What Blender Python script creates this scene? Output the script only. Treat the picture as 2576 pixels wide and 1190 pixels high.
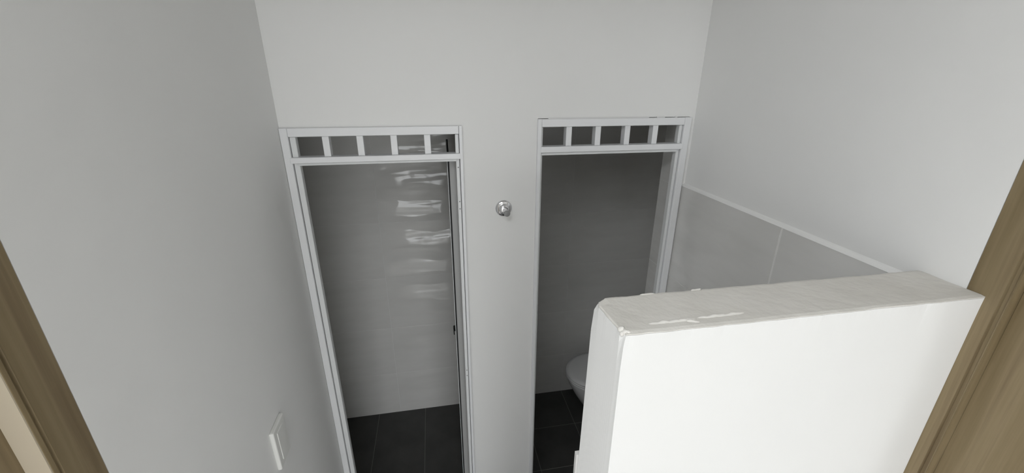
import bpy, bmesh, math, random
from mathutils import Vector, Matrix, noise

for o in list(bpy.data.objects):
    bpy.data.objects.remove(o)
scene = bpy.context.scene
COL = scene.collection
random.seed(7)

# ------------------------------------------------------------------ camera
CAM_Z = 2.30
PITCH, YAW, ROLL, FPX = math.radians(-20.7303), math.radians(-10.6006), math.radians(0.2307), 1037.2
cam_data = bpy.data.cameras.new('camera')
cam_data.sensor_fit = 'HORIZONTAL'
cam_data.sensor_width = 36.0
cam_data.lens = FPX / 2576.0 * 36.0
cam_data.clip_start = 0.01
cam = bpy.data.objects.new('camera', cam_data)
COL.objects.link(cam)
fwd = Vector((-math.sin(YAW) * math.cos(PITCH), math.cos(YAW) * math.cos(PITCH), math.sin(PITCH)))
rt = Vector((math.cos(YAW), math.sin(YAW), 0))
up = rt.cross(fwd)
rt2 = math.cos(ROLL) * rt + math.sin(ROLL) * up
up2 = -math.sin(ROLL) * rt + math.cos(ROLL) * up
cam.matrix_world = Matrix(((rt2.x, up2.x, -fwd.x, 0), (rt2.y, up2.y, -fwd.y, 0),
                           (rt2.z, up2.z, -fwd.z, CAM_Z), (0, 0, 0, 1)))
scene.camera = cam

# ------------------------------------------------------------------ sky, daylight
world = bpy.data.worlds.new('overcast_sky')
scene.world = world
world.use_nodes = True
bg = world.node_tree.nodes['Background']
bg.inputs['Color'].default_value = (0.955, 0.98, 1.0, 1)
bg.inputs['Strength'].default_value = 6.0

WIN_X0, WIN_X1, WIN_Z1, HALL_Y = -0.83, 1.55, 1.95, -4.8
SKY_X0, SKY_X1, SKY_Y0, SKY_Y1 = -2.35, 0.10, -1.30, -0.20          # unseen skylight added over the hall for light from above


def portal(name, loc, rot, w, h):
    pl = bpy.data.lights.new(name, 'AREA')
    pl.shape = 'RECTANGLE'
    pl.size, pl.size_y = w, h
    pl.cycles.is_portal = True
    po = bpy.data.objects.new(name, pl)
    COL.objects.link(po)
    po.location, po.rotation_euler = loc, rot


R90 = math.radians(90)
portal('balcony_door_portal', ((WIN_X0 + WIN_X1) / 2, HALL_Y - 0.12, WIN_Z1 / 2), (R90, 0, 0), WIN_X1 - WIN_X0, WIN_Z1)
portal('added_skylight_portal', ((SKY_X0 + SKY_X1) / 2, (SKY_Y0 + SKY_Y1) / 2, 3.42), (0, 0, 0), SKY_X1 - SKY_X0, SKY_Y1 - SKY_Y0)

SIDE_Y0, SIDE_Y1, SIDE_Z0, SIDE_Z1 = -2.10, -1.10, 0.70, 2.20      # unseen window added in the hall's left wall to brighten the right side
portal('added_side_window_portal', (-2.72, (SIDE_Y0 + SIDE_Y1) / 2, (SIDE_Z0 + SIDE_Z1) / 2), (R90, 0, -R90), SIDE_Y1 - SIDE_Y0, SIDE_Z1 - SIDE_Z0)
RIGHT_Y0, RIGHT_Y1 = -2.30, -1.40                                      # unseen window added in the hall's right wall to brighten the left wall
portal('added_right_window_portal', (2.72, (RIGHT_Y0 + RIGHT_Y1) / 2, 1.40), (R90, 0, R90), RIGHT_Y1 - RIGHT_Y0, 1.20)

scene.view_settings.view_transform = 'Standard'
scene.view_settings.look = 'None'
scene.view_settings.gamma = 1.0
scene.view_settings.use_curve_mapping = False
scene.view_settings.exposure = 0.27


# ------------------------------------------------------------------ materials
def new_mat(name, color, rough=0.5, metallic=0.0, spec=None):
    m = bpy.data.materials.new(name)
    m.use_nodes = True
    b = m.node_tree.nodes['Principled BSDF']
    b.inputs['Base Color'].default_value = (*color, 1)
    b.inputs['Roughness'].default_value = rough
    b.inputs['Metallic'].default_value = metallic
    if spec is not None:
        b.inputs['Specular IOR Level'].default_value = spec
    return m


def nodes_of(m):
    nt = m.node_tree
    return nt, nt.nodes, nt.links, nt.nodes['Principled BSDF']


def add_noise(m, scale, stretch=(1, 1, 1), detail=4.0, coord='Object', rough=0.55):
    nt, N, L, b = nodes_of(m)
    tc = N.new('ShaderNodeTexCoord')
    mp = N.new('ShaderNodeMapping')
    mp.inputs['Scale'].default_value = stretch
    L.new(tc.outputs[coord], mp.inputs['Vector'])
    nz = N.new('ShaderNodeTexNoise')
    nz.inputs['Scale'].default_value = scale
    nz.inputs['Detail'].default_value = detail
    nz.inputs['Roughness'].default_value = rough
    L.new(mp.outputs['Vector'], nz.inputs['Vector'])
    return nz


def color_by(m, fac_out, stops):
    nt, N, L, b = nodes_of(m)
    r = N.new('ShaderNodeValToRGB')
    el = r.color_ramp.elements
    while len(el) < len(stops):
        el.new(0.5)
    for e, (p, c) in zip(el, stops):
        e.position = p
        e.color = (*c, 1)
    L.new(fac_out, r.inputs['Fac'])
    L.new(r.outputs['Color'], b.inputs['Base Color'])
    return r


def bump_by(m, fac_out, strength, dist, prev=None):
    nt, N, L, b = nodes_of(m)
    bp = N.new('ShaderNodeBump')
    bp.inputs['Strength'].default_value = strength
    bp.inputs['Distance'].default_value = dist
    L.new(fac_out, bp.inputs['Height'])
    if prev is not None:
        L.new(prev.outputs['Normal'], bp.inputs['Normal'])
    L.new(bp.outputs['Normal'], b.inputs['Normal'])
    return bp


def paint_mat(name, c):
    m = new_mat(name, c, 0.62, spec=0.3)
    n1 = add_noise(m, 1.3, detail=2)
    color_by(m, n1.outputs['Fac'], [(0.3, tuple(x * 0.975 for x in c)), (0.7, c)])
    n2 = add_noise(m, 60, detail=3)
    n3 = add_noise(m, 4, detail=2)
    b1 = bump_by(m, n3.outputs['Fac'], 0.5, 0.008)
    bump_by(m, n2.outputs['Fac'], 0.25, 0.0006, b1)
    return m


M_WALL = paint_mat('white_wall_paint', (0.85, 0.848, 0.835))
M_CEIL = paint_mat('white_ceiling_paint', (0.87, 0.87, 0.86))
M_ALU = new_mat('white_coated_aluminium', (0.84, 0.845, 0.855), 0.38)
M_ALU2 = new_mat('white_coated_aluminium_inner', (0.79, 0.80, 0.80), 0.42)
M_GREYALU = new_mat('grey_aluminium', (0.40, 0.40, 0.395), 0.45)
M_SCREW = new_mat('steel_screw', (0.22, 0.22, 0.22), 0.45, 0.6)
M_BLACK = new_mat('matte_black', (0.008, 0.008, 0.008), 0.7)
M_CAULK = new_mat('white_caulk', (0.76, 0.76, 0.75), 0.6)
M_CHROME = new_mat('chrome', (0.78, 0.78, 0.80), 0.07, 1.0)
M_STEEL = new_mat('brushed_steel', (0.30, 0.30, 0.30), 0.38, 1.0)
M_CERAMIC = new_mat('white_ceramic', (0.80, 0.80, 0.80), 0.12)
M_SEAT = new_mat('white_seat_plastic', (0.78, 0.78, 0.78), 0.28)
M_PLASTIC = new_mat('white_switch_plastic', (0.80, 0.80, 0.77), 0.35)
M_DARKMETAL = new_mat('dark_metal', (0.03, 0.03, 0.03), 0.4, 0.5)
M_GROUT = new_mat('grey_wall_grout', (0.80, 0.80, 0.79), 0.8)
M_FGROUT = new_mat('grey_floor_grout', (0.17, 0.17, 0.16), 0.85)
M_PAVING = new_mat('outdoor_paving', (0.42, 0.41, 0.39), 0.85)
M_HALLFLOOR = new_mat('hall_floor_tile', (0.50, 0.48, 0.45), 0.35)

M_RAW = new_mat('raw_plaster', (0.72, 0.70, 0.655), 0.85, spec=0.2)
_n = add_noise(M_RAW, 9, detail=5)
color_by(M_RAW, _n.outputs['Fac'], [(0.3, (0.68, 0.66, 0.615)), (0.7, (0.75, 0.73, 0.69))])
_n2 = add_noise(M_RAW, 45, detail=4)
bump_by(M_RAW, _n2.outputs['Fac'], 0.5, 0.003)
M_LUMP = new_mat('dried_plaster', (0.75, 0.73, 0.69), 0.8, spec=0.2)
_n2 = add_noise(M_LUMP, 90, detail=3)
bump_by(M_LUMP, _n2.outputs['Fac'], 0.5, 0.002)


RIPPLE = 0.11


def wall_tile_mat():
    """glossy light grey ceramic: soft horizontal veins, undulating glaze, rounded-off tile edges"""
    m = new_mat('light_grey_wall_tile', (0.5, 0.49, 0.475), 0.08)
    nt, N, L, b = nodes_of(m)
    nz = add_noise(m, 3.0, (1, 1, 4), detail=3)
    color_by(m, nz.outputs['Fac'], [(0.3, (0.68, 0.672, 0.650)), (0.7, (0.74, 0.732, 0.712))])
    # cushion: height falls towards the upper and the lower edge of each tile
    tc = N.new('ShaderNodeTexCoord')
    sp = N.new('ShaderNodeSeparateXYZ')
    L.new(tc.outputs['Generated'], sp.inputs['Vector'])
    a = N.new('ShaderNodeMath'); a.operation = 'SUBTRACT'; a.inputs[1].default_value = 0.5
    L.new(sp.outputs['Z'], a.inputs[0])
    ab = N.new('ShaderNodeMath'); ab.operation = 'ABSOLUTE'
    L.new(a.outputs[0], ab.inputs[0])
    pw = N.new('ShaderNodeMath'); pw.operation = 'POWER'; pw.inputs[1].default_value = 3.0
    L.new(ab.outputs[0], pw.inputs[0])
    ng = N.new('ShaderNodeMath'); ng.operation = 'MULTIPLY'; ng.inputs[1].default_value = -0.034
    L.new(pw.outputs[0], ng.inputs[0])
    b0 = bump_by(m, ng.outputs[0], 1.0, 1.0)
    # ripples of the glaze: long low waves, bent by noise
    ge = N.new('ShaderNodeNewGeometry')
    sz = N.new('ShaderNodeSeparateXYZ')
    L.new(ge.outputs['Position'], sz.inputs['Vector'])

    def mth(op, a, v):
        n = N.new('ShaderNodeMath')
        n.operation = op
        L.new(a, n.inputs[0])
        if hasattr(v, 'links'):
            L.new(v, n.inputs[1])
        else:
            n.inputs[1].default_value = v
        return n.outputs[0]
    wob = N.new('ShaderNodeTexNoise')
    wob.inputs['Scale'].default_value = 4.5
    wob.inputs['Detail'].default_value = 1.5
    L.new(ge.outputs['Position'], wob.inputs['Vector'])
    zz = mth('ADD', sz.outputs['Z'], mth('MULTIPLY', mth('SUBTRACT', wob.outputs['Fac'], 0.5), 0.10))
    pp = mth('PINGPONG', mth('ADD', mth('SUBTRACT', zz, 1.51), 2.0), 0.1)
    b1 = bump_by(m, mth('MULTIPLY', pp, -RIPPLE), 1.0, 1.0, b0)
    w2 = add_noise(m, 7.0, (0.5, 0.5, 2.4), detail=1.0)
    b2 = bump_by(m, w2.outputs['Fac'], 1.0, 0.0060, b1)
    # the undulation belongs to the clear glaze on top; the body under it is flat
    for l in list(b.inputs['Normal'].links):
        L.remove(l)
    L.new(b2.outputs['Normal'], b.inputs['Coat Normal'])
    b.inputs['Specular IOR Level'].default_value = 0.0
    b.inputs['Roughness'].default_value = 0.5
    b.inputs['Coat Weight'].default_value = 0.75
    b.inputs['Coat IOR'].default_value = 1.5
    b.inputs['Coat Roughness'].default_value = 0.09
    return m


M_TILE = wall_tile_mat()
M_FTILE = new_mat('charcoal_floor_tile', (0.03, 0.03, 0.028), 0.42)
_n = add_noise(M_FTILE, 5.0, detail=5)
color_by(M_FTILE, _n.outputs['Fac'], [(0.3, (0.036, 0.036, 0.034)), (0.75, (0.062, 0.061, 0.057))])


def wood_mat():
    m = new_mat('oak_veneer', (0.25, 0.18, 0.11), 0.5, spec=0.3)
    nt, N, L, b = nodes_of(m)
    nz = add_noise(m, 1.0, (26, 26, 0.9), detail=5, rough=0.6)
    color_by(m, nz.outputs['Fac'], [(0.28, (0.110, 0.078, 0.040)), (0.44, (0.205, 0.155, 0.084)),
                                    (0.58, (0.255, 0.198, 0.115)), (0.75, (0.170, 0.122, 0.068))])
    n2 = add_noise(m, 1.0, (160, 160, 3), detail=3)
    bump_by(m, n2.outputs['Fac'], 0.2, 0.0008)
    return m


M_WOOD = wood_mat()
M_PALEWOOD = new_mat('pale_bare_timber', (0.56, 0.49, 0.375), 0.6)


# ------------------------------------------------------------------ mesh helpers
def link(name, bm, mat, parent=None, smooth=False):
    me = bpy.data.meshes.new(name)
    bmesh.ops.recalc_face_normals(bm, faces=bm.faces)
    bm.to_mesh(me)
    bm.free()
    me.materials.append(mat)
    if smooth:
        for p in me.polygons:
            p.use_smooth = True
    o = bpy.data.objects.new(name, me)
    COL.objects.link(o)
    if parent is not None:
        o.parent = parent
        o.matrix_parent_inverse = parent.matrix_basis.inverted()
    return o


def box_bm(x0, y0, z0, x1, y1, z1, bev=0.0, seg=1, bm=None):
    b = bmesh.new()
    v = [b.verts.new(p) for p in ((x0, y0, z0), (x1, y0, z0), (x1, y1, z0), (x0, y1, z0),
                                  (x0, y0, z1), (x1, y0, z1), (x1, y1, z1), (x0, y1, z1))]
    for f in ((0, 3, 2, 1), (4, 5, 6, 7), (0, 1, 5, 4), (1, 2, 6, 5), (2, 3, 7, 6), (3, 0, 4, 7)):
        b.faces.new([v[i] for i in f])
    if bev > 0:
        bmesh.ops.bevel(b, geom=list(b.edges), offset=bev, segments=seg, affect='EDGES', profile=0.5)
    if bm is None:
        return b
    me = bpy.data.meshes.new('t')
    b.to_mesh(me)
    b.free()
    bm.from_mesh(me)
    bpy.data.meshes.remove(me)
    return bm


def box(name, mat, x0, y0, z0, x1, y1, z1, parent=None, bev=0.0, seg=1):
    return link(name, box_bm(x0, y0, z0, x1, y1, z1, bev, seg), mat, parent)


def lattice_wall(name, mat, axis, lo, hi, us, zs, holes, parent=None):
    """a wall slab between lo and hi along `axis`, cut by rectangular holes; one closed mesh without inner seams"""
    bm = bmesh.new()
    nu, nz = len(us) - 1, len(zs) - 1

    def solid(i, j):
        if not (0 <= i < nu and 0 <= j < nz):
            return False
        u, z = (us[i] + us[i + 1]) / 2, (zs[j] + zs[j + 1]) / 2
        return not any(a < u < b and c < z < d for a, b, c, d in holes)
    cache = {}

    def V(i, j, k):
        if (i, j, k) not in cache:
            w = (lo, hi)[k]
            p = (us[i], w, zs[j]) if axis == 'y' else (w, us[i], zs[j])
            cache[(i, j, k)] = bm.verts.new(p)
        return cache[(i, j, k)]
    for i in range(nu):
        for j in range(nz):
            if not solid(i, j):
                continue
            for k in (0, 1):
                bm.faces.new([V(i, j, k), V(i + 1, j, k), V(i + 1, j + 1, k), V(i, j + 1, k)])
            for di, dj, a, b in ((-1, 0, (0, 0), (0, 1)), (1, 0, (1, 0), (1, 1)), (0, -1, (0, 0), (1, 0)), (0, 1, (0, 1), (1, 1))):
                if not solid(i + di, j + dj):
                    bm.faces.new([V(i + a[0], j + a[1], 0), V(i + b[0], j + b[1], 0),
                                  V(i + b[0], j + b[1], 1), V(i + a[0], j + a[1], 1)])
    return link(name, bm, mat, parent)


def prism_bm(pts, z0, z1, bm=None):
    b = bm or bmesh.new()
    lo = [b.verts.new((x, y, z0)) for x, y in pts]
    hi = [b.verts.new((x, y, z1)) for x, y in pts]
    n = len(pts)
    for i in range(n):
        b.faces.new([lo[i], lo[(i + 1) % n], hi[(i + 1) % n], hi[i]])
    b.faces.new(lo[::-1])
    b.faces.new(hi)
    return b


def lathe_bm(profile, origin, axis_dir, seg=32):
    """profile: (radius, height along axis)"""
    b = bmesh.new()
    d = Vector(axis_dir).normalized()
    q = Vector((0, 0, 1)).rotation_difference(d)
    rings = []
    for r, h in profile:
        if r < 1e-6:
            rings.append([b.verts.new(Vector(origin) + q @ Vector((0, 0, h)))])
        else:
            rings.append([b.verts.new(Vector(origin) + q @ Vector((r * math.cos(2 * math.pi * i / seg), r * math.sin(2 * math.pi * i / seg), h)))
                          for i in range(seg)])
    for A, B in zip(rings, rings[1:]):
        for i in range(seg):
            j = (i + 1) % seg
            if len(A) == 1:
                b.faces.new([A[0], B[i], B[j]])
            elif len(B) == 1:
                b.faces.new([A[i], A[j], B[0]])
            else:
                b.faces.new([A[i], A[j], B[j], B[i]])
    return b


def empty(name, loc, label, cat, kind=None, group=None):
    o = bpy.data.objects.new(name, None)
    o.empty_display_size = 0.1
    COL.objects.link(o)
    o.location = loc
    tag(o, label, cat, kind, group)
    bpy.context.view_layer.update()
    return o


def tag(o, label=None, cat=None, kind=None, group=None):
    if label:
        o['label'] = label
    if cat:
        o['category'] = cat
    if kind:
        o['kind'] = kind
    if group:
        o['group'] = group
    return o


def struct(o, label, cat):
    return tag(o, label, cat, 'structure')


TILE_MESHES = {}


def tile_mesh(dx, dy, dz, bev, mat):
    key = (round(dx, 4), round(dy, 4), round(dz, 4), mat.name)
    if key not in TILE_MESHES:
        b = box_bm(-dx / 2, -dy / 2, -dz / 2, dx / 2, dy / 2, dz / 2, bev)
        bmesh.ops.recalc_face_normals(b, faces=b.faces)
        me = bpy.data.meshes.new('tile')
        b.to_mesh(me)
        b.free()
        me.materials.append(mat)
        TILE_MESHES[key] = me
    return TILE_MESHES[key]


def tile(parent, x0, y0, z0, x1, y1, z1, mat, bev=0.0005, gap=0.0010, flat=None, gap_y=None):
    """one tile; gap is left on the two axes other than `flat`"""
    lo, hi = [x0, y0, z0], [x1, y1, z1]
    for a in range(3):
        if a != flat:
            g = gap_y if (a == 1 and gap_y) else gap
            lo[a] += g
            hi[a] -= g
    me = tile_mesh(hi[0] - lo[0], hi[1] - lo[1], hi[2] - lo[2], bev, mat)
    o = bpy.data.objects.new('tile', me)
    COL.objects.link(o)
    o.parent = parent
    o.location = [(a + b) / 2 for a, b in zip(lo, hi)]
    return o


# ------------------------------------------------------------------ room shell
XL, XR, YB, YS = -0.528, 1.066, 1.600, 2.523      # left wall, right wall, wall with the two doorways, back of the stalls
CEIL = 3.30
D1 = (-0.526, 0.104, 2.139)                       # doorway of the shower: x0, x1, head height
D2 = (0.399, 1.043, 2.1635)                        # doorway of the toilet
T = 0.012                                         # wall tile thickness

wall_middle = struct(lattice_wall('wall_middle', M_WALL, 'y', YB, 1.640, [-0.90, D1[0], D1[1], D2[0], D2[1], 1.56],
                                  [0.0, D1[2], D2[2], CEIL], [(D1[0], D1[1], 0, D1[2]), (D2[0], D2[1], 0, D2[2])]),
                     'white painted wall with the two narrow doorways', 'wall')
lattice_wall('wall_core', M_WALL, 'y', 1.640, 1.785, [-0.90, -0.535, D1[1], D2[0], XR, 1.56], [0.0, D1[2], D2[2], CEIL],
             [(-0.535, D1[1], 0, D1[2]), (D2[0], XR, 0, D2[2])], parent=wall_middle)
wall_left = struct(box('wall_left', M_WALL, XL - 0.12, 0.576, 0, XL, YB, CEIL), 'white painted wall on the left carrying the light switch', 'wall')
wall_right = struct(box('wall_right', M_WALL, XR, 0.576, 0, XR + 0.12, YB, CEIL), 'white painted wall on the right above grey tiles', 'wall')
wall_back = struct(box('wall_back', M_GROUT, -0.90, YS - T + 0.0007, 0, 1.56, YS + 0.1, CEIL), 'tiled wall at the back of both stalls', 'wall')
wall_shower = struct(box('wall_shower', M_GROUT, -0.92, 1.785, 0, -0.86 + T - 0.0007, YS, CEIL), 'tiled side wall of the shower stall', 'wall')
wall_partition = struct(box('wall_partition', M_GROUT, 0.19 - T + 0.0007, 1.785, 0, 0.31 + T - 0.0007, YS, CEIL), 'tiled wall between shower and toilet stalls', 'wall')
wall_toilet = struct(box('wall_toilet', M_GROUT, 1.502 - T + 0.0007, 1.785, 0, 1.56, YS, CEIL), 'tiled side wall of the toilet stall', 'wall')
floor = struct(box('floor', M_FGROUT, -2.7, HALL_Y, -0.10, 2.7, YS + 0.1, -0.0008), 'dark tiled floor of the stalls', 'floor')
ceiling = struct(box('ceiling', M_CEIL, -2.7, 0.395, CEIL, 2.7, YS + 0.1, CEIL + 0.1), 'white ceiling', 'ceiling')
bm = bmesh.new()
for x0, x1, y0, y1 in ((-2.7, SKY_X0, HALL_Y - 0.1, 0.395), (SKY_X1, 2.7, HALL_Y - 0.1, 0.395), (SKY_X0, SKY_X1, HALL_Y - 0.1, SKY_Y0), (SKY_X0, SKY_X1, SKY_Y1, 0.395)):
    box_bm(x0, y0, CEIL, x1, y1, CEIL + 0.1, 0, 1, bm)
link('hall_ceiling', bm, M_CEIL, ceiling)

# hall in front of the wooden doorway (behind the camera), lit by a glazed balcony door
wall_front = struct(lattice_wall('wall_front', M_WALL, 'y', 0.395, 0.560, [-2.7, -0.578, 1.158, 2.7], [0, 3.05, CEIL],
                                 [(-0.578, 1.158, 0, 3.05)]), 'wall around the wooden doorway', 'wall')
struct(lattice_wall('wall_hall', M_WALL, 'y', HALL_Y - 0.12, HALL_Y, [-2.7, WIN_X0, WIN_X1, 2.7], [0, WIN_Z1, CEIL],
                    [(WIN_X0, WIN_X1, 0, WIN_Z1)]), 'far hall wall with the balcony doorway, opposite the washroom', 'wall')
struct(lattice_wall('wall_hall_left', M_WALL, 'x', -2.7, -2.6, [HALL_Y, SIDE_Y0, SIDE_Y1, 0.395], [0, SIDE_Z0, SIDE_Z1, CEIL], [(SIDE_Y0, SIDE_Y1, SIDE_Z0, SIDE_Z1)]), 'left wall of the hall', 'wall')
struct(lattice_wall('wall_hall_right', M_WALL, 'x', 2.6, 2.7, [HALL_Y, RIGHT_Y0, RIGHT_Y1, 0.395], [0, 0.80, 2.00, CEIL], [(RIGHT_Y0, RIGHT_Y1, 0.80, 2.00)]), 'right wall of the hall', 'wall')
box('hall_floor', M_HALLFLOOR, -2.6, HALL_Y, -0.004, 2.6, 0.395, 0.004, parent=floor)
struct(box('ground', M_PAVING, -14, HALL_Y - 9, -0.24, 9, 9, -0.12), 'outdoor paving beyond the balcony door', 'ground')
win = empty('window_1', ((WIN_X0 + WIN_X1) / 2, HALL_Y - 0.06, 0), 'white framed balcony doorway at the far end of the hall', 'window', 'structure')
added_win2 = empty('added_skylight', ((SKY_X0 + SKY_X1) / 2, (SKY_Y0 + SKY_Y1) / 2, CEIL), 'white framed skylight added in the unseen hall ceiling for light from above', 'window', 'structure')
bm = bmesh.new()
for x0, x1, y0, y1 in ((SKY_X0, SKY_X0 + .05, SKY_Y0, SKY_Y1), (SKY_X1 - .05, SKY_X1, SKY_Y0, SKY_Y1), (SKY_X0, SKY_X1, SKY_Y0, SKY_Y0 + .05),
                       (SKY_X0, SKY_X1, SKY_Y1 - .05, SKY_Y1), (-1.18, -1.12, SKY_Y0, SKY_Y1)):
    box_bm(x0, y0, CEIL + .03, x1, y1, CEIL + .08, 0.004, 1, bm)
link('window_frame', bm, M_ALU, added_win2)
added_win4 = empty('added_window_right', (2.65, (RIGHT_Y0 + RIGHT_Y1) / 2, 0.80), 'white framed window added in the unseen right hall wall to brighten the left wall', 'window', 'structure')
bm = bmesh.new()
for y0, y1, z0, z1 in ((RIGHT_Y0, RIGHT_Y0 + .05, 0.80, 2.00), (RIGHT_Y1 - .05, RIGHT_Y1, 0.80, 2.00), (RIGHT_Y0, RIGHT_Y1, 0.80, 0.85), (RIGHT_Y0, RIGHT_Y1, 1.95, 2.00)):
    box_bm(2.63, y0, z0, 2.68, y1, z1, 0.004, 1, bm)
link('window_frame', bm, M_ALU, added_win4)
added_win3 = empty('added_window_left', (-2.65, (SIDE_Y0 + SIDE_Y1) / 2, SIDE_Z0), 'white framed window added in the unseen left hall wall to brighten the right side', 'window', 'structure')
bm = bmesh.new()
for y0, y1, z0, z1 in ((SIDE_Y0, SIDE_Y0 + .05, SIDE_Z0, SIDE_Z1), (SIDE_Y1 - .05, SIDE_Y1, SIDE_Z0, SIDE_Z1), (SIDE_Y0, SIDE_Y1, SIDE_Z0, SIDE_Z0 + .05),
                       (SIDE_Y0, SIDE_Y1, SIDE_Z1 - .05, SIDE_Z1)):
    box_bm(-2.68, y0, z0, -2.63, y1, z1, 0.004, 1, bm)
link('window_frame', bm, M_ALU, added_win3)
bm = bmesh.new()
for x0, x1, z0, z1 in ((WIN_X0, WIN_X0 + .06, 0, WIN_Z1), (WIN_X1 - .06, WIN_X1, 0, WIN_Z1), (WIN_X0, WIN_X1, WIN_Z1 - .06, WIN_Z1),
                       (WIN_X0, WIN_X1, 0, .06), (-0.15, 0.02, 0, WIN_Z1)):
    box_bm(x0, HALL_Y - .09, z0, x1, HALL_Y - .03, z1, 0.004, 1, bm)
link('window_frame', bm, M_ALU, win)

# ---- wall tiles
ZR = [0.0, 0.345, 0.720, 1.097, 1.474, 1.850, 2.226, 2.602, 2.978, CEIL]


def tile_wall_y(parent, y, xs, zs):              # faces -y
    for a, b in zip(xs, xs[1:]):
        for c, d in zip(zs, zs[1:]):
            tile(parent, a, y - T, c, b, y, d, M_TILE, flat=1)


def tile_wall_x(parent, x0, x1, ys, zs, gap_y=None):
    for a, b in zip(ys, ys[1:]):
        for c, d in zip(zs, zs[1:]):
            tile(parent, x0, a, c, x1, b, d, M_TILE, gap_y=gap_y, flat=0)


tile_wall_y(wall_back, YS, [-0.86, -0.362, 0.19], ZR)
tile_wall_y(wall_back, YS, [0.31, 0.875, 1.502], ZR)
SY = [1.785, 1.90, YS - T]
tile_wall_x(wall_shower, -0.86, -0.86 + T, SY, ZR)
tile_wall_x(wall_partition, 0.19 - T, 0.19, SY, ZR)
tile_wall_x(wall_partition, 0.31, 0.31 + T, SY, ZR)
tile_wall_x(wall_toilet, 1.502 - T, 1.502, SY, ZR)
ZT = 1.873
tile_wall_x(wall_right, XR - T, XR, [0.672, 1.040, YB], [0.0, 0.30, 0.675, 1.05, 1.443, ZT], gap_y=0.0034)
for c, d in ((0.0, 0.30), (0.30, 0.675), (0.675, 1.05), (1.05, 1.443), (1.443, 1.86), (1.86, 2.16)):
    tile(wall_middle, XR - T, 1.641, c, XR, 1.785, d, M_TILE, flat=0)          # tiled reveal of the toilet doorway
box('tile_grout', M_GROUT, XR - T + 0.0007, 1.641, 0, XR + 0.001, 1.784, 2.16, wall_middle)
# backing bed that shows as pale joints, and the painted bevel over the tile edge
box('tile_grout', new_mat('pale_tile_grout', (0.80, 0.79, 0.77), 0.8), XR - T + 0.0009, 0.672, 0, XR + 0.001, YB, ZT - 0.001, wall_right)
bm = bmesh.new()
vs = []
for y in (0.676, YB):
    vs.append([bm.verts.new(p) for p in ((XR - T - 0.001, y, ZT - 0.001), (XR - T + 0.003, y, ZT + 0.003), (XR - 0.003, y, ZT + 0.007), (XR + 0.002, y, ZT + 0.013), (XR + 0.002, y, ZT - 0.001))])
for i in range(5):
    j = (i + 1) % 5
    bm.faces.new([vs[0][i], vs[0][j], vs[1][j], vs[1][i]])
bm.faces.new(vs[0]); bm.faces.new(vs[1][::-1])
link('plaster_bead', bm, M_WALL, wall_right)

# ---- floor tiles
for x0, x1 in ((-0.848, -0.515), (-0.515, -0.184), (-0.184, 0.178)):
    for y0, y1 in ((1.60, 1.880), (1.880, YS - T)):
        tile(floor, x0, y0, -0.006, x1, y1, 0.0, M_FTILE, bev=0.0008, gap=0.0018, flat=2)
for x0, x1 in ((0.322, 0.539), (0.539, 0.870), (0.870, 1.201), (1.201, 1.49)):
    for y0, y1 in ((1.60, 1.843), (1.843, 2.172), (2.172, YS - T)):
        tile(floor, x0, y0, -0.006, x1, y1, 0.0, M_FTILE, bev=0.0008, gap=0.0018, flat=2)
for x0, x1 in ((-0.515, -0.184), (-0.184, 0.147), (0.147, 0.478), (0.478, 0.809), (0.809, 1.054)):
    for y0, y1 in ((0.395, 0.607), (0.607, 0.938), (0.938, 1.269), (1.269, 1.60)):
        tile(floor, x0, y0, -0.006, x1, y1, 0.0, M_FTILE, bev=0.0008, gap=0.0018, flat=2)


# ------------------------------------------------------------------ aluminium door frames with barred transoms
def screw(x, y, z, parent, axis=(0, -1, 0), r=0.0042):
    return link('screw', lathe_bm([(r, 0), (r, 0.0012), (r * 0.6, 0.0018), (0, 0.0019)], (x, y, z), axis, 12), M_SCREW, parent, True)


def aluminium_door(name, label, xa0, xa1, xb0, xb1, xc1, xd1, z_top, z_pane_top, z_rail0, z_rail1, z_pane_bot, bars, left_overlap):
    """xa0..xa1 left outer face, ..xb0 left bead; xb1..xc1 right bead, ..xd1 right outer face"""
    r = empty(name, ((xa0 + xd1) / 2, YB, 0), label, 'door', 'structure')
    yA, yB_, yb = YB - 0.014, YB - 0.004, YB + 0.032
    bv = 0.0015
    # outer faces (stiles and head)
    box('stile', M_ALU, xa0, yA, 0, xa1, yb, z_top, r, bv)
    box('stile', M_ALU, xc1 + 0.002, yA, 0, xd1, yb, z_top, r, bv)
    box('head_rail', M_ALU, xa1 + 0.0006, yA, z_top - 0.030, xc1 + 0.001, yb, z_top - 0.0005, r, bv)
    # inner beads, set back
    box('bead', M_ALU2, xa1 + 0.002, yB_, 0, xb0, yb - 0.01, z_top - 0.031, r, bv)
    box('bead', M_ALU2, xb1, yB_, 0, xc1, yb - 0.01, z_top - 0.031, r, bv)
    box('bead', M_ALU2, xb0 + 0.001, yB_ + 0.002, z_pane_top, xb1 - 0.001, yb - 0.01, z_top - 0.031, r, bv)
    # transom rail with its lower lip
    rail = box('transom_rail', M_ALU, left_overlap, yA - 0.004, z_rail0 + 0.0, xc1 + 0.006, yb - 0.004, z_rail1, r, bv)
    box('rail_lip', M_ALU2, xb0 - 0.006, yA + 0.006, z_pane_bot, xb1 + 0.002, yb - 0.012, z_rail0 - 0.0005, rail, bv)
    for x in bars:
        bar = box('transom_bar', M_ALU, x - 0.0115, yB_ - 0.003, z_rail1, x + 0.0115, YB + 0.028, z_pane_top + 0.012, r, 0.001)
        screw(x, yB_ - 0.003, z_pane_top + 0.0035, bar)
    return r


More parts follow.
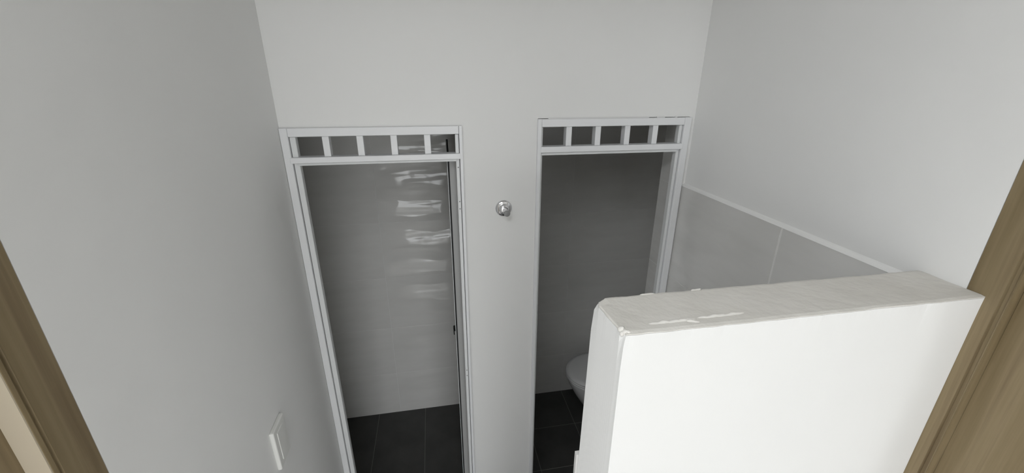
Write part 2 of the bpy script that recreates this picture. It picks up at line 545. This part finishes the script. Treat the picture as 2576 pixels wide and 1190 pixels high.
door_1 = aluminium_door('door_1', 'white aluminium doorway of the shower with four barred transom, beside the left wall',
                        -0.527, -0.5015, -0.480, 0.079, 0.092, 0.106, 2.142, 2.112, 2.019, 2.040, 2.009,
                        (-0.380, -0.263, -0.1445, -0.024), -0.506)
door_2 = aluminium_door('door_2', 'white aluminium doorway of the toilet with four barred transom, beside the tiled wall',
                        0.397, 0.4125, 0.4195, 1.0005, 1.014, 1.045, 2.162, 2.134, 2.034, 2.057, 2.022,
                        (0.525, 0.646, 0.771, 0.893), 0.4105)
# cracked filler along the head of the right-hand frame
for x0, x1 in ((0.44, 0.86), (0.895, 0.93), (0.975, 0.985)):
    box('filler', M_CAULK, x0, YB - 0.003, 2.160, x1, YB + 0.01, 2.1665, door_2)
# drill holes in the right stile of the shower frame
for z in (1.985, 1.848, 1.818, 1.03, 1.0):
    screw(0.0865, YB - 0.004, z, door_1, r=0.0022)

# the shower door: a thin leaf swung back into the stall, seen edge-on
LY0, LY1 = 1.664, 2.17
leaf = link('door_leaf', prism_bm([(0.0462, LY0), (0.0482, LY0), (0.0625, LY1), (0.0590, LY1)], 0.012, 2.018), M_ALU2, door_1)
leaf['label'] = 'thin shower door leaf standing open, seen edge-on'
link('black_strip', prism_bm([(0.0482, LY0 - 0.002), (0.0548, LY0 - 0.002), (0.0690, LY1), (0.0626, LY1)], 0.012, 2.018), M_BLACK, leaf)  # black strip along the leaf, between it and the hinge stile
st = link('hinge_stile', prism_bm([(0.0545, 1.652), (0.082, 1.652), (0.082, 1.70), (0.057, 1.70)], 0.012, 2.018), M_GREYALU, leaf)
st['label'] = 'grey hinge stile'
bm = box_bm(0.045, 2.085, 0.925, 0.0605, 2.115, 0.950, 0.004, 2)
box_bm(0.0445, 2.04, 0.932, 0.050, 2.115, 0.945, 0.002, 2, bm)
link('handle', bm, M_DARKMETAL, leaf)

# ------------------------------------------------------------------ wooden doorway the photograph is taken through
door_3 = empty('door_3', (0.27, 0.48, 0), 'oak veneered door lining around the near doorway', 'door', 'structure')
XJL, XJR = XL, XR


def jamb(sx, x):
    """door stop towards the room, rebate and lining towards the hall; sx: +1 the lining lies towards +x"""
    g = 0.003 if sx < 0 else 0.007
    stop = [(x, 0.575), (x, 0.522), (x + sx * g, 0.5205), (x + sx * g, 0.5225 - g * 1.8), (x, 0.5215 - g * 1.8), (x + sx * 0.001, 0.5115), (x + sx * 0.034, 0.5115), (x + sx * 0.034, 0.575)]
    lin = [(x + sx * 0.030, 0.511), (x + sx * 0.030, 0.392), (x + sx * 0.052, 0.392), (x + sx * 0.052, 0.511)]
    a = link('door_stop', prism_bm(stop, 0, 3.02), M_WOOD, door_3)
    if sx < 0:
        e = link('edge_strip', prism_bm([(x - 0.002, 0.5114), (x - 0.0305, 0.5114), (x - 0.0305, 0.5096), (x - 0.002, 0.5096)], 0, 3.02), M_PALEWOOD, door_3)
        e['label'] = 'pale bare edge of the door stop'
    b = link('lining', prism_bm(lin, 0, 3.02), M_WOOD, door_3)
    c = link('architrave', box_bm(min(x + sx * 0.034, x + sx * 0.104), 0.378, 0, max(x + sx * 0.034, x + sx * 0.104), 0.3945, 3.09, 0.003), M_WOOD, door_3)


jamb(-1, XJL)
jamb(1, XJR)
box('head_lining', M_WOOD, XJL - 0.03, 0.392, 3.02, XJR + 0.03, 0.575, 3.045, door_3, 0.002)
box('architrave', M_WOOD, XJL - 0.104, 0.378, 3.095, XJR + 0.104, 0.3945, 3.165, door_3, 0.003)

# ------------------------------------------------------------------ half-height wall
HZ = 1.900
HB = [(0.2885, 0.6735), (0.2955, 0.5475), (1.0655, 0.5440), (1.0655, 0.6680)]     # back-left, front-left, front-right, back-right


def hw_point(u, v):
    """u along the wall from its free end, v from the back face to the front face"""
    a = Vector(HB[0]).lerp(Vector(HB[3]), u)
    b = Vector(HB[1]).lerp(Vector(HB[2]), u)
    return a.lerp(b, v)


def rough(p, s, amp):
    return (noise.noise(Vector((p[0] * s, p[1] * s, p[2] * s))) + 0.5 * noise.noise(Vector((p[0] * s * 2.7, p[1] * s * 2.7, p[2] * s * 2.7 + 5)))) * amp


NU, NV = 110, 18
US = [(i / NU) ** 1.25 for i in range(NU + 1)]
VS = [j / NV for j in range(NV + 1)]


def hw_border_xy(u, v, amp, z_low=False):
    p = hw_point(u, v)
    x, y = p.x, p.y
    if v in (0.0, 1.0):
        y += rough((x, v * 3, 0.3), 28, 0.0016 * amp)
    if u == 0.0:
        x += rough((0.2, y, 1.7), 30, 0.0016 * amp)
    # rounded and chipped corners at the free end
    dx, dy = p.x - HB[0][0], HB[0][1] - p.y
    if u < 0.03 and v < 0.2:
        x += 0.011 * (1 - v / 0.2) * (1 - u / 0.03) * amp
        y -= 0.002 * amp
    if z_low:
        x += (0.0010 - 0.0075 * (1 - v)) * (1 - u)
    if u < 0.012 and v > 0.9:
        x += 0.004 * amp
    return x, y


bm = bmesh.new()
loop = [(u, 0.0) for u in US] + [(1.0, v) for v in VS[1:]] + [(u, 1.0) for u in US[::-1][1:]] + [(0.0, v) for v in VS[::-1][1:-1]]
rows = []
for z, amp in ((HZ - 0.004, 1.0), (HZ - 0.010, 0.75), (HZ - 0.025, 0.35), (HZ - 0.07, 0.1), (1.2, 0.0), (0.0, 0.0)):
    row = []
    for u, v in loop:
        x, y = hw_border_xy(u, v, amp, z < 1.3)
        if amp > 0.5 and u < 0.03 and v < 0.2:
            z_ = z - 0.006 * amp * (1 - u / 0.03)
        else:
            z_ = z
        row.append(bm.verts.new((x, y, z_)))
    rows.append(row)
n = len(loop)
for A, B in zip(rows, rows[1:]):
    for i in range(n):
        j = (i + 1) % n
        bm.faces.new([A[i], A[j], B[j], B[i]])
bm.faces.new(rows[0])
bm.faces.new(rows[-1][::-1])
half_wall = struct(link('half_wall', bm, M_WALL), 'white painted half-height wall with a raw plaster top in the right foreground', 'wall')

# raw plaster top
bm = bmesh.new()
grid = []
for u in US:
    col = []
    for v in VS:
        x, y = hw_border_xy(u, v, 1.0)
        z = HZ + rough((x, y, 0.0), 14, 0.0010) + rough((x, y, 4.0), 60, 0.0004)
        if v in (0.0, 1.0) or u == 0.0:
            z -= 0.0015 + abs(rough((x, y, 9.0), 40, 0.0012))
        if u < 0.03 and v < 0.2:
            z -= 0.006 * (1 - u / 0.03)
        col.append(bm.verts.new((x, y, z)))
    grid.append(col)
for i in range(NU):
    for j in range(NV):
        bm.faces.new([grid[i][j], grid[i + 1][j], grid[i + 1][j + 1], grid[i][j + 1]])
ring = [grid[i][0] for i in range(NU + 1)] + [grid[NU][j] for j in range(1, NV + 1)] + [grid[i][NV] for i in range(NU - 1, -1, -1)] + [grid[0][j] for j in range(NV - 1, 0, -1)]
low = [bm.verts.new((w.co.x, w.co.y, HZ - 0.0035 - (0.006 if (w.co.x < 0.31 and w.co.y > 0.655) else 0))) for w in ring]
for i in range(len(ring)):
    j = (i + 1) % len(ring)
    bm.faces.new([ring[i], ring[j], low[j], low[i]])
cap = link('plaster_cap', bm, M_RAW, half_wall)
cap['label'] = 'bare beige plaster top of the half wall'


def ridge(x0, y0, x1, y1, w, h, n=26, seed=0):
    bm = bmesh.new()
    prev = None
    for i in range(n + 1):
        t = i / n
        e = min(1.0, 6 * t, 6 * (1 - t)) ** 0.5 if 0 < t < 1 else 0.05
        x = x0 + (x1 - x0) * t
        y = y0 + (y1 - y0) * t + rough((x, seed, 1), 50, 0.0012)
        ww = w * e * (1 + rough((x, seed, 2), 60, 0.5))
        hh = h * e * (1 + rough((x, seed, 3), 80, 0.8))
        sec = [bm.verts.new((x, y + ww * math.cos(a), HZ - 0.0015 + (hh + 0.0015) * max(0, math.sin(a)))) for a in [math.pi * k / 6 for k in range(7)]]
        if prev:
            for k in range(6):
                bm.faces.new([prev[k], prev[k + 1], sec[k + 1], sec[k]])
            bm.faces.new([prev[6], prev[0], sec[0], sec[6]])
        else:
            bm.faces.new(sec)
        prev = sec
    bm.faces.new(prev[::-1])
    return link('plaster_ridge', bm, M_LUMP, half_wall, True)


ridge(0.352, 0.5700, 0.445, 0.5700, 0.0042, 0.0030, seed=1)
ridge(0.448, 0.5725, 0.545, 0.5730, 0.0040, 0.0030, seed=2)
ridge(0.422, 0.5680, 0.446, 0.5600, 0.0036, 0.0024, 10, seed=3)
ridge(0.498, 0.6705, 0.522, 0.6700, 0.0022, 0.0020, 10, seed=4)
ridge(0.386, 0.6715, 0.418, 0.6700, 0.0025, 0.0016, 10, seed=5)


def lump(x, y, z, r, seed):
    bm = bmesh.new()
    bmesh.ops.create_icosphere(bm, subdivisions=3, radius=r)
    for v in bm.verts:
        v.co *= 1 + rough((v.co.x + seed, v.co.y, v.co.z), 110, 0.22)
        v.co += Vector((x, y, z))
    return link('plaster_lump', bm, M_LUMP, half_wall, True)


lump(0.2985, 0.5640, HZ - 0.001, 0.0062, 1)
lump(0.3020, 0.5560, HZ - 0.002, 0.0052, 2)
lump(0.3065, 0.5540, HZ - 0.002, 0.0045, 3)
lump(0.2965, 0.5570, HZ - 0.005, 0.0042, 4)
# tile skirting on the far face, its chipped edge standing out past the free end
link('tile', prism_bm([(0.2805, 0.6755), (0.2805, 0.6865), (1.05, 0.6815), (1.05, 0.6695)], 0.0, 1.488), M_TILE, half_wall)

# ------------------------------------------------------------------ light switch on the left wall
sw = empty('light_switch', (XL, 1.079, 1.256), 'white rectangular rocker light switch low on the left wall', 'switch')
bm = box_bm(XL - 0.001, 1.036, 1.184, XL + 0.012, 1.124, 1.328, 0.0045, 3)
link('plate', bm, M_PLASTIC, sw)
box('rocker', M_PLASTIC, XL + 0.010, 1.058, 1.205, XL + 0.0135, 1.102, 1.307, sw, 0.0012, 2)

# ------------------------------------------------------------------ chrome robe hook
hk = empty('robe_hook', (0.264, YB, 1.810), 'round chrome robe hook on the white wall between the doorways', 'hook')
link('rosette', lathe_bm([(0.0345, 0), (0.0345, 0.004), (0.033, 0.007), (0.029, 0.0095), (0.022, 0.012), (0.0185, 0.0135), (0.0175, 0.018), (0.016, 0.0205), (0.012, 0.022), (0, 0.0225)],
                         (0.264, YB, 1.811), (0, -1, 0), 40), M_CHROME, hk, True)
link('peg', lathe_bm([(0.0105, 0.018), (0.0105, 0.050), (0.0125, 0.054), (0.0132, 0.060), (0.0128, 0.0605)], (0.268, YB, 1.8055), (0, -1, 0), 32), M_CHROME, hk, True)
link('peg_cap', lathe_bm([(0.0128, 0.0600), (0.0122, 0.0612), (0, 0.0614)], (0.268, YB, 1.8055), (0, -1, 0), 32), M_STEEL, hk)

# ------------------------------------------------------------------ toilet in the right stall, facing left
TY = 2.200
toilet = empty('toilet', (1.15, TY, 0), 'white ceramic toilet with closed lid in the dark right stall', 'toilet')


def oval(xf, xb, hw, z, n=40, sq=2.3):
    """plan outline: half ellipse towards the front (-x), squarer towards the back"""
    pts = []
    xm = xf + hw * 1.25
    for i in range(n):
        a = 2 * math.pi * i / n
        c, s = math.cos(a), math.sin(a)
        if c < 0:
            x = xm + (xm - xf) * -abs(c)
            y = hw * s
        else:
            e = 2 / 4.5
            x = xm + (xb - xm) * abs(c) ** e
            y = hw * math.copysign(abs(s) ** e, s)
        pts.append((x, TY + y, z))
    return pts


def loft(rings, cap_lo=True, cap_hi=True):
    bm = bmesh.new()
    R = [[bm.verts.new(p) for p in r] for r in rings]
    n = len(R[0])
    for A, B in zip(R, R[1:]):
        for i in range(n):
            j = (i + 1) % n
            bm.faces.new([A[i], A[j], B[j], B[i]])
    if cap_lo:
        bm.faces.new(R[0][::-1])
    if cap_hi:
        bm.faces.new(R[-1])
    return bm


link('bowl', loft([oval(0.955, 1.44, 0.115, 0.0), oval(0.950, 1.44, 0.120, 0.02), oval(0.955, 1.44, 0.112, 0.05), oval(0.955, 1.44, 0.105, 0.12),
                   oval(0.910, 1.44, 0.125, 0.17), oval(0.858, 1.44, 0.160, 0.26), oval(0.820, 1.44, 0.179, 0.34), oval(0.806, 1.44, 0.183, 0.38), oval(0.804, 1.44, 0.184, 0.392)]),
     M_CERAMIC, toilet, True)
link('seat', loft([oval(0.806, 1.24, 0.182, 0.396), oval(0.796, 1.24, 0.188, 0.401), oval(0.798, 1.24, 0.186, 0.412)]), M_SEAT, toilet, True)
link('lid', loft([oval(0.797, 1.24, 0.187, 0.4145), oval(0.794, 1.24, 0.189, 0.421), oval(0.800, 1.24, 0.184, 0.431), oval(0.83, 1.22, 0.160, 0.437), oval(0.92, 1.16, 0.08, 0.440)]), M_SEAT, toilet, True)
box('tank', M_CERAMIC, 1.285, TY - 0.185, 0.39, 1.480, TY + 0.185, 0.740, toilet, 0.02, 4)
tl = box('tank_lid', M_CERAMIC, 1.275, TY - 0.195, 0.741, 1.486, TY + 0.195, 0.775, toilet, 0.01, 3)
link('flush_button', lathe_bm([(0.022, 0), (0.022, 0.004), (0.019, 0.006), (0, 0.0065)], (1.38, TY, 0.7745), (0, 0, 1), 24), M_CHROME, tl, True)
